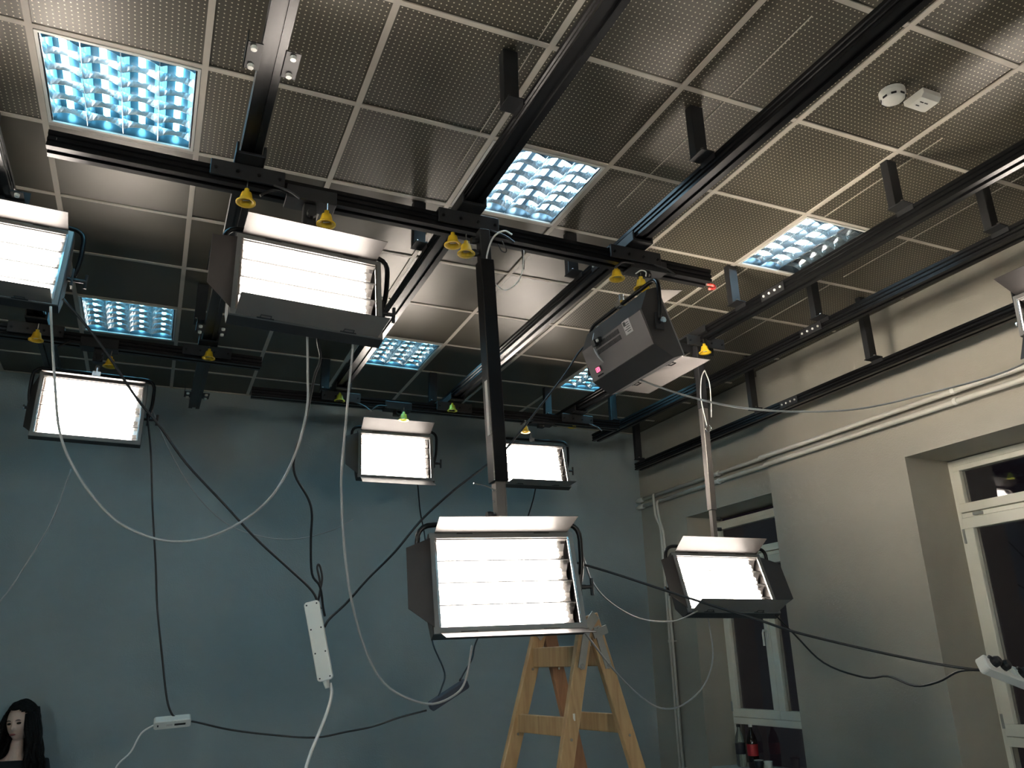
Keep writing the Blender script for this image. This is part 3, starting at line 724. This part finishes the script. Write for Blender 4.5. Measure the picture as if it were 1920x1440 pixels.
cable([(960, 440), (945, 433), (925, 445), (913, 480), (914, 515)], .06, .05, .004, WHITEC, 'white safety wire looping over the cross rail beside the tall pole', name='safety_wire')
cable([(917, 520), (935, 538), (950, 544), (970, 530), (980, 505), (982, 470)], .06, .10, .0028, WHITEC, 'thin white safety wire loop hanging right of the tall pole', name='safety_wire')
cable([(979, 468), (981, 485), (981, 505)], .10, .10, .005, BLACKM, 'short black wire sleeve under the near cross rail right of the tall pole', name='safety_wire')
cable([(934, 458), (940, 470), (948, 473), (949, 466), (941, 452)], .05, .05, .0028, BLACKM, 'small black wire hook under the near cross rail', name='wire_hook')
cable([(1321, 694), (1315, 710), (1314, 745), (1320, 775), (1326, 800)], 1.04, 1.04, .0035, WHITEC, 'left white safety wire on the thin right-hand pole', name='safety_wire')
cable([(1321, 694), (1330, 718), (1333, 750), (1334, 782)], 1.04, 1.04, .0035, WHITEC, 'right white safety wire on the thin right-hand pole', name='safety_wire')
cable([(1326, 798), (1323, 804), (1328, 810), (1334, 804), (1330, 797)], 1.03, 1.03, .003, STEEL, 'small steel shackle on the thin right-hand pole', name='shackle')
cable([(1192, 513), (1202, 507), (1211, 510), (1211, 518)], .10, .10, .003, WHITEC, 'tiny white wire loop above the dark softlight', name='safety_wire')

cable([(118, 560), (165, 615), (205, 670), (255, 745), (300, 800), (350, 870), (420, 945), (480, 1010), (540, 1065), (585, 1108), (599, 1140)], .38, .70, .0052, RUBBER, 'black cable from the cut-off left softlight down to the hanging white socket strip')
cable([(276, 775), (283, 850), (286, 950), (292, 1060), (295, 1140), (305, 1240), (313, 1310), (323, 1340), (334, 1344)], 2.2, 2.2, .0055, RUBBER, 'black cable dropping from the lowest left softlight to the small white socket strip')
cable([(597, 614), (596, 640), (601, 672), (590, 705), (582, 745), (570, 800), (553, 850), (553, 890), (578, 935), (585, 965), (583, 1010), (585, 1075), (600, 1100), (606, 1140), (609, 1155)], .05, .70, .005, RUBBER, 'wavy black cable from the lit bank under the cross rail to the hanging white strip')
cable([(608, 1176), (618, 1160), (650, 1130), (690, 1085), (740, 1035), (790, 975), (850, 920), (915, 870), (950, 840), (1010, 765), (1060, 700), (1090, 655), (1122, 636)], .70, .62, .0055, RUBBER, 'long black cable rising diagonally from the hanging strip to the dark softlight')
cable([(597, 1125), (600, 1108), (604, 1085), (601, 1065), (597, 1058), (595, 1066), (599, 1085), (601, 1108), (596, 1130), (602, 1142)], .70, .70, .0045, RUBBER, 'small knotted black cable loop above the hanging white socket strip')
cable([(350, 1352), (368, 1354), (430, 1368), (510, 1378), (590, 1383), (650, 1372), (700, 1362), (750, 1345), (800, 1332)], 2.2, 1.6, .0052, RUBBER, 'black cable sagging between the small white strip and the dark strip')
cable([(783, 905), (788, 960), (797, 1010), (803, 1100), (808, 1170), (812, 1208), (830, 1250), (834, 1270), (828, 1290), (822, 1306)], 2.85, 1.6, .005, RUBBER, 'black cable from the far centre softlight down behind the large one to the dark strip')
cable([(1006, 905), (1000, 935), (990, 968), (960, 1060), (915, 1160), (892, 1205), (885, 1235), (872, 1258), (862, 1276)], 2.9, 1.6, .005, RUBBER, 'black cable from the far softlight right of the pole to the dark strip')
cable([(1082, 1055), (1150, 1075), (1250, 1108), (1350, 1140), (1430, 1165), (1490, 1185), (1600, 1212), (1720, 1238), (1800, 1252), (1850, 1256), (1868, 1248)], .10, -.72, .005, RUBBER, 'upper black cable from the large softlight to the socket strip at the right edge')
cable([(1436, 1135), (1490, 1190), (1545, 1243), (1620, 1270), (1665, 1268), (1715, 1286), (1760, 1278), (1800, 1258), (1850, 1257), (1880, 1257)], .98, -.72, .0048, RUBBER, 'lower wavy black cable from the window softlight to the strip at the right edge')
cable([(619, 1281), (622, 1300), (615, 1330), (600, 1370), (580, 1420), (570, 1470), (560, 1640), (540, 1990)], .70, .30, .0068, WHITEC, 'thick white cord dropping from the hanging white socket strip')
cable([(288, 1360), (265, 1375), (245, 1410), (215, 1445), (205, 1520), (200, 1760)], 2.2, 2.2, .005, WHITEC, 'white cord dropping from the small white socket strip')

# ------------------------------------------------------------------ socket strips
def frame_from(a, b_, facing):
    a, b_ = Vector(a), Vector(b_); x = (b_-a).normalized(); n = Vector(facing); n = (n-x*n.dot(x)).normalized(); y = n.cross(x)
    return Matrix((x, y, n)).transposed().to_4x4(), (b_-a).length
def strip(a, b_, facing, wd, th, m, lab, sockets=0, back=False, plugs=(), wall=None):
    M, L = frame_from(a, b_, facing); c = (Vector(a)+Vector(b_))/2
    root = empty('socket_strip', c, lab, 'socket strip', 'hanging socket strips'); root.matrix_world = Matrix.Translation(c) @ M
    q = .008
    b = MB(); b.prism([(-L/2+q, -wd/2), (L/2-q, -wd/2), (L/2, -wd/2+q), (L/2, wd/2-q), (L/2-q, wd/2), (-L/2+q, wd/2), (-L/2, wd/2-q), (-L/2, -wd/2+q)], 2, -th/2, th/2)
    b.obj('strip_body', m, root, bevel=.003)
    if back:
        for x in (-L*.46, -L*.15, L*.15, L*.46):
            bolts(root, [lambda b, s=s: b.lathe([(0, .0012), (.0035, .0012), (.0035, -.001)], (x, s*wd*.33, th/2), 8) for s in (-1, 1)], BLACKM, 'screw')
        b = MB(); b.cbox((-L*.42, 0, th/2), (.026, .022, .002)); b.obj('hanging_slot', WHITE, root)
    for k in range(sockets):
        x = -L/2+.035+k*.046
        b = MB(); b.lathe([(.019, .0005), (.019, .0035), (.0165, .0035), (.0165, -.006), (0, -.006)], (x, 0, th/2), 16); b.obj('socket', m, root)
        if k in plugs:
            b = MB(); b.lathe([(0, .030), (.012, .030), (.0175, .020), (.0175, .0), (0, 0)], (x, 0, th/2), 14); b.tube([(x, 0, th/2+.018), (x-.03, .01, th/2+.014)], .006, 8); b.obj('plug', RUBBER, root)
    return root, L
s1, L = strip(atY(584, 1128, .70), atY(611, 1276, .68), (-.25, -1, -.12), .062, .040, WHITE, 'white socket strip hanging steeply in mid air in front of the far wall', back=True)
b = MB(); b.tube([(L/2, 0, 0), (L/2+.015, 0, 0), (L/2+.03, 0, 0)], [.014, .011, .008], 10); b.obj('cord_grip', WHITE, s1)
s2, L = strip(atY(288, 1357, 2.2), atY(358, 1350, 2.2), (.1, -.8, -.6), .05, .045, WHITE, 'small white socket strip hanging low in front of the blue-grey wall')
for x0, x1 in ((.01, .065), (-.03, .0), (-.075, -.068)):
    b = MB(); b.box((x0, -.006, .0222), (x1, .006, .0236)); b.obj('label', BLACKM if x0 != -.03 else PAPER, s2)
s3, L = strip(atY(806, 1326, 1.6), atY(876, 1280, 1.6), (0, -1, -.3), .05, .035, mat('strip grey with backlit shade', (.06, .065, .085), .5), 'socket strip coloured backlit-dark, hanging slanted left of the ladder')  # backlit shade is put into this strip's dark colour
s4, L = strip(atY(1840, 1244, -.72), atY(2030, 1318, -.72), (-.35, -.75, .55), .058, .038, WHITE, 'white socket strip with black plugs at the right photo edge', sockets=6, plugs=(0, 1, 3, 4))

# ------------------------------------------------------------------ ladder
lad = empty('step_ladder', (2.75, .75, 0), 'pine double ladder with zinc hinges behind the large lit softlight', 'ladder')
LI = Matrix.Translation(-lad.location)
Hn = atY(1104, 1166, .42)                      # near hinge
hd = Vector((-.13, .99, 0)).normalized(); Hf = Hn+hd*.36
sp = Vector((.99, .13, 0)).normalized()
def leg_at(Hp, s, z, out):                    # point on a leg centre line at height z
    t = (Hp.z-z)
    return Vector((Hp.x, Hp.y, z)) + sp*s*(t*.285+.018) + hd*out*t*.06
def board(p0, p1, wdir, wd, th, tdir, m, name, bev=.003):
    p0, p1 = Vector(p0), Vector(p1); z = (p1-p0).normalized(); x = Vector(wdir); x = (x-z*x.dot(z)).normalized(); y = z.cross(x)
    M = Matrix.Translation(p0) @ Matrix((x, y, z)).transposed().to_4x4()
    b = MB(); b.box((-wd/2, -th/2, 0), (wd/2, th/2, (p1-p0).length), LI @ M)
    return b.obj(name, m, lad, bevel=bev)
for s, mt in ((-1, WOOD), (1, WOOD)):
    for Hp, out in ((Hn, -1), (Hf, 1)):
        mm = WOODR if (s == 1 and out == 1) else mt
        board(leg_at(Hp, s, Hp.z+.03 if s > 0 else Hp.z+.02, out), leg_at(Hp, s, 0, out), sp, .068, .028, hd, mm, 'leg')
    for k, z in enumerate((Hn.z-.14, Hn.z-.415, Hn.z-.69, Hn.z-.965, Hn.z-1.24, Hn.z-1.515)):
        a = leg_at(Hn, s, z, -1); c = leg_at(Hf, s, z, 1)
        board(a+hd*.014, c-hd*.014, (0, 0, 1), .075 if k else .085, .024, sp, WOOD, 'rung')
# hinge plates on the near side
for s in (-1, 1):
    p0 = leg_at(Hn, s, Hn.z-.02, -1)-hd*.018; p1 = leg_at(Hn, s, Hn.z-.19, -1)-hd*.018
    o = board(p0, p1, sp, .034, .004, hd, ZINC, 'hinge_strap', 0)
    bolts(o, [lambda b, p=p: b.tube([p, p-hd*.008], .009, 8, M=LI) for p in (p0+(p1-p0)*.08, p0+(p1-p0)*.94)], STEEL)
p0 = Hn-hd*.024-sp*.045+Vector((0, 0, -.05)); p1 = Hn-hd*.024+sp*.02+Vector((0, 0, .03))
board(p0, p1, (0, 0, 1), .045, .004, hd, ZINC, 'hinge_plate', 0)
board(Hn-hd*.028+sp*.0+Vector((0, 0, -.055)), Hn-hd*.028+sp*.075+Vector((0, 0, -.03)), (0, 0, 1), .035, .006, hd, ZINC, 'hinge_hook', 0)
p0 = Hf-hd*.02-sp*.05+Vector((0, 0, -.05)); board(p0, Hf-hd*.02+sp*.03+Vector((0, 0, .03)), (0, 0, 1), .045, .004, hd, ZINC, 'hinge_plate', 0)
for t in (.25, .62):
    b = MB(); p = leg_at(Hn, -1, Hn.z-t*1.1-.1, -1)-hd*.0142; b.box((p.x-.006, p.y-.001, p.z-.016), (p.x+.004, p.y+.0, p.z+.012), LI)
    b.obj('paint_splash', WHITE, lad)
for s in (-1, 1):
    bolts(lad, [lambda b, p=leg_at(Hp, s, z, out)-hd*.014: b.tube([p, p-hd*.005], .006, 8, M=LI) for Hp, out in ((Hn, -1), (Hf, 1)) for z in (Hn.z-.19, Hn.z-.46, Hn.z-.74)], STEEL)

# ------------------------------------------------------------------ things on the window board
def bottle(p, lab, body, label_m, hgt=.32, rad=.043, cap=WHITE):
    root = empty('bottle', p, lab, 'bottle', None)
    k = hgt/.32
    MB().lathe([(0, 0), (rad*.8, 0), (rad, .012), (rad, .10*k), (rad*.94, .13*k), (rad, .17*k), (rad*.96, .20*k), (rad*.75, .235*k), (rad*.42, .27*k), (.013, .29*k), (.013, .305*k), (0, .306*k)], n=20).obj('bottle_body', body, root, smooth=True)
    MB().lathe([(rad*1.01, .095*k), (rad*1.015, .097*k), (rad*1.0, .13*k), (rad*1.015, .178*k), (rad*1.0, .18*k)], n=20).obj('bottle_label', label_m, root, smooth=True)
    MB().lathe([(0, .322*k), (.014, .322*k), (.0155, .316*k), (.0155, .302*k), (0, .302*k)], n=16).obj('bottle_cap', cap, root)
    return root
zs = SILL+.0125
pb = atX(1414, 1430, 5.86); bottle((5.86, pb.y, zs), 'dark drink bottle with red label and pale cap on the window board', COLA, LABR, .33, .044)
pb = atX(1391, 1430, 5.88); bottle((5.88, pb.y, zs), 'clear bottle with dark label beside the window frame', PET, LABD, .32, .040, BLACKM)
pc = atX(1441, 1436, 5.84)
cu = empty('cup', (5.84, pc.y, zs), 'pale cup on the window board right of the bottles', 'cup'); MB().lathe([(0, 0), (.026, 0), (.034, .075), (.032, .075), (.025, .004), (0, .004)], n=18).obj('cup_body', WHITE, cu, smooth=True)
pc = atX(1422, 1438, 5.78)
cu = empty('mug', (5.79, pc.y+.0, zs), 'dark mug with pale rim in front of the bottles', 'mug'); MB().lathe([(0, 0), (.030, 0), (.036, .080), (.034, .080), (.028, .004), (0, .004)], n=18).obj('mug_body', BLACKM, cu, smooth=True)
MB().lathe([(.0362, .079), (.0362, .082), (.0335, .082), (.0335, .079)], n=18).obj('mug_rim', WHITE, cu)

# ------------------------------------------------------------------ woman by the far wall
def skin_mesh(V, E_, Rd, sub=2):
    me = bpy.data.meshes.new('s'); me.from_pydata(V, E_, []); o = bpy.data.objects.new('s', me); COL.objects.link(o)
    md = o.modifiers.new('k', 'SKIN'); md.use_smooth_shade = True
    for i, r_ in enumerate(Rd):
        sv = me.skin_vertices[0].data[i]; sv.radius = r_ if isinstance(r_, tuple) else (r_, r_); sv.use_root = (i == 0)
    ms = o.modifiers.new('b', 'SUBSURF'); ms.levels = sub; ms.render_levels = sub
    dg = bpy.context.evaluated_depsgraph_get(); m2 = bpy.data.meshes.new_from_object(o.evaluated_get(dg)); bpy.data.objects.remove(o)
    return m2
def link_mesh(name, me, m, parent):
    me.materials.clear(); me.materials.append(m)
    for p in me.polygons: p.use_smooth = True
    o = bpy.data.objects.new(name, me); COL.objects.link(o); o.parent = parent; return o
hc = atY(39, 1354, 3.76)     # centre of the head
per = empty('person', (hc.x, 3.78, 0), 'person with long dark wavy hair and dark top at the far wall, looking left', 'person')
per.rotation_euler = (0, 0, R(-6))
hz = hc.z
sh = hz-.27
V = [(0, .02, sh-.52), (0, .015, sh-.38), (0, .01, sh-.20), (0, .01, sh-.04), (0, .0, sh+.05), (0, -.005, sh+.12), (0, -.01, sh+.19)]
Ed = [(0, 1), (1, 2), (2, 3), (3, 4), (4, 5), (5, 6)]
Rd = [(.155, .11), (.12, .09), (.145, .10), (.13, .085), (.055, .052), (.042, .044), (.045, .05)]
for s in (-1, 1):
    i = len(V); V += [(s*.15, .015, sh-.01), (s*.205, .03, sh-.28), (s*.20, -.03, sh-.50), (s*.19, -.05, sh-.56), (s*.185, -.06, sh-.60)]; Ed += [(3, i), (i, i+1), (i+1, i+2), (i+2, i+3), (i+3, i+4)]; Rd += [.052, .040, .027, .03, .026]
    for k in range(4):
        j = len(V); V += [(s*.185+(k-1.5)*.017, -.065, sh-.635), (s*.185+(k-1.5)*.019, -.085, sh-.665+abs(k-1.4)*.006), (s*.185+(k-1.5)*.019, -.10, sh-.68+abs(k-1.4)*.008)]
        Ed += [(i+4, j), (j, j+1), (j+1, j+2)]; Rd += [.009, .008, .007]
    j = len(V); V += [(s*.155, -.08, sh-.585), (s*.145, -.10, sh-.61)]; Ed += [(i+3, j), (j, j+1)]; Rd += [.010, .008]
    i = len(V); V += [(s*.085, .02, sh-.62), (s*.09, .01, .50), (s*.09, .03, .10), (s*.095, -.02, .045), (s*.10, -.13, .035)]; Ed += [(0, i), (i, i+1), (i+1, i+2), (i+2, i+3), (i+3, i+4)]; Rd += [.085, .055, .038, .04, .03]
bodym = skin_mesh(V, Ed, Rd, 2)
# sculpted head: face looks along -y in its own frame, then turned
bmh = bmesh.new(); bmesh.ops.create_uvsphere(bmh, u_segments=64, v_segments=48, radius=1)
def g(x, z, cx, cz, sx, sz): return math.exp(-((x-cx)/sx)**2-((z-cz)/sz)**2)
for v in bmh.verts:
    x, y, z = v.co
    wx = .074*(1-.10*max(0, -z)-.28*max(0, -z)**2); X, Y, Z = x*wx*1.04, y*.095+.0, z*.118
    if y < 0: Y *= .92
    if y > .2 and z < -.2: Z *= .75
    if z < -.3 and y < .3: Y -= .006*(-z)
    if y < 0:
        f = -y
        Y -= f*(.024*g(X, Z, 0, -.028, .013, .013) + .012*g(X, Z, 0, -.008, .009, .024))          # nose
        Y += f*.012*(g(X, Z, .030, .004, .017, .010)+g(X, Z, -.030, .004, .017, .010))              # eye sockets
        Y -= f*.006*(g(X, Z, .028, .022, .022, .007)+g(X, Z, -.028, .022, .022, .007))              # brow
        Y -= f*.005*(g(X, Z, .042, -.028, .018, .018)+g(X, Z, -.042, -.028, .018, .018))            # cheeks
        Y -= f*(.008*g(X, Z, 0, -.058, .022, .006)+.007*g(X, Z, 0, -.070, .018, .006))              # lips
        Y += f*.004*g(X, Z, 0, -.0635, .024, .0025)
        Y -= f*.012*g(X, Z, 0, -.094, .020, .014)                                                    # chin
    v.co = (X, Y, Z)
for s in (-1, 1):      # ears
    r_ = bmesh.ops.create_uvsphere(bmh, u_segments=12, v_segments=8, radius=1)
    for v in r_['verts']: v.co = Vector((s*.073+v.co.x*.008, .012+v.co.y*.017, -.012+v.co.z*.029))
HM = Matrix.Translation((0, -.012, hz)) @ Matrix.Rotation(R(-17), 4, 'Z') @ Matrix.Rotation(R(-5), 4, 'Y') @ Matrix.Rotation(R(6), 4, 'X')
bmb = bmesh.new(); bmb.from_mesh(bodym)
hm = bpy.data.meshes.new('h'); bmh.to_mesh(hm); hm.transform(HM); bmb.from_mesh(hm); bmj = bpy.data.meshes.new('j'); bmb.to_mesh(bmj)
oj = bpy.data.objects.new('j', bmj); COL.objects.link(oj); rm = oj.modifiers.new('r', 'REMESH'); rm.mode = 'VOXEL'; rm.voxel_size = .0045; rm.use_smooth_shade = True
sm_ = oj.modifiers.new('s', 'SMOOTH'); sm_.factor = .4; sm_.iterations = 2
dg = bpy.context.evaluated_depsgraph_get(); jm = bpy.data.meshes.new_from_object(oj.evaluated_get(dg)); bpy.data.objects.remove(oj)
link_mesh('body', jm, SKIN, per)
def ell(name, c, rr, m, rot=None, par=per, bend_=0):
    bm = bmesh.new(); bmesh.ops.create_uvsphere(bm, u_segments=14, v_segments=10, radius=1)
    for v in bm.verts:
        v.co = Vector((v.co.x*rr[0], v.co.y*rr[1], v.co.z*rr[2] - bend_*(v.co.x**2)))
    me = bpy.data.meshes.new(name); bm.to_mesh(me); bm.free()
    me.transform(HM @ Matrix.Translation(c)); return link_mesh(name, me, m, par)
for s in (-1, 1):
    ell('eye', (s*.030, -.0745, .003), (.015, .010, .0075), EYE)
    ell('eyebrow', (s*.031, -.086, .024), (.018, .004, .0028), HAIR, bend_=.004)
ell('lips', (0, -.0915, -.062), (.021, .005, .0065), LIP)
# top and trousers follow the body
V2 = [(0, .02, sh-.56), (0, .015, sh-.38), (0, .01, sh-.20), (0, .014, sh-.005), (0, .010, sh+.038)]; E2 = [(0, 1), (1, 2), (2, 3), (3, 4)]; R2 = [(.165, .12), (.13, .10), (.165, .125), (.135, .095), (.095, .082)]
for s in (-1, 1):
    i = len(V2); V2 += [(s*.155, .015, sh+.0), (s*.208, .03, sh-.28), (s*.203, -.025, sh-.46)]; E2 += [(3, i), (i, i+1), (i+1, i+2)]; R2 += [.066, .050, .037]
link_mesh('top', skin_mesh(V2, E2, R2, 2), CLOTH, per)
V3 = [(0, .02, sh-.50), (0, .02, sh-.60)]; E3 = [(0, 1)]; R3 = [(.16, .115), (.17, .125)]
for s in (-1, 1):
    i = len(V3); V3 += [(s*.088, .02, sh-.72), (s*.09, .01, .50), (s*.09, .03, .10)]; E3 += [(1, i), (i, i+1), (i+1, i+2)]; R3 += [.095, .068, .055]
link_mesh('trousers', skin_mesh(V3, E3, R3, 2), CLOTH, per)
# hair: cap open at the face, plus long wavy locks
bm = bmesh.new(); bmesh.ops.create_uvsphere(bm, u_segments=48, v_segments=36, radius=1)
kill = []
for v in bm.verts:
    x, y, z = v.co
    d = math.sin(9*x+7*z)*.02+math.sin(17*y+5*z)*.015
    X, Y, Z = x*.104*(1+d), y*.118*(1+d)+.016, z*.134*(1+d)+.006
    inface = (y < -.05 and z < .64-.45*abs(x+.1)**1.8 and -.78 < x < .74)
    if inface: kill.append(v)
    v.co = (X, Y, Z)
bmesh.ops.delete(bm, geom=kill, context='VERTS')
me = bpy.data.meshes.new('hair'); bm.to_mesh(me); bm.free(); me.transform(HM)
hairo = link_mesh('hair', me, HAIR, per)
so = hairo.modifiers.new('t', 'SOLIDIFY'); so.thickness = .012; so.offset = -1
random.seed(3)
lk = MB()
for k in range(64):
    a = R(-42+264*k/63)      # around the back of the head from one temple to the other
    cx, cy = math.cos(a)*.092, math.sin(a)*.102
    L = random.uniform(.30, .46); ph = random.uniform(0, 6); P = []; rr = []
    p0 = HM @ Vector((cx, cy+.014, random.uniform(.035, .085)*(1 if abs(cx) < .07 else .7)))
    for q in range(12):
        t = q/11; s = 1 if cx > 0 else -1
        front = -.05*t if abs(cx) > .045 else .02*t
        P.append((p0.x+s*.085*t*abs(cx)/.09+.014*t*math.sin(ph+t*9), p0.y+front+.012*t*math.cos(ph+t*8), p0.z-L*t)); rr.append((.010+.010*min(1, 3*t))*(1-.5*t**2))
    lk.tube(P, rr, 7)
lk.obj('hair_locks', HAIR, per, smooth=True)
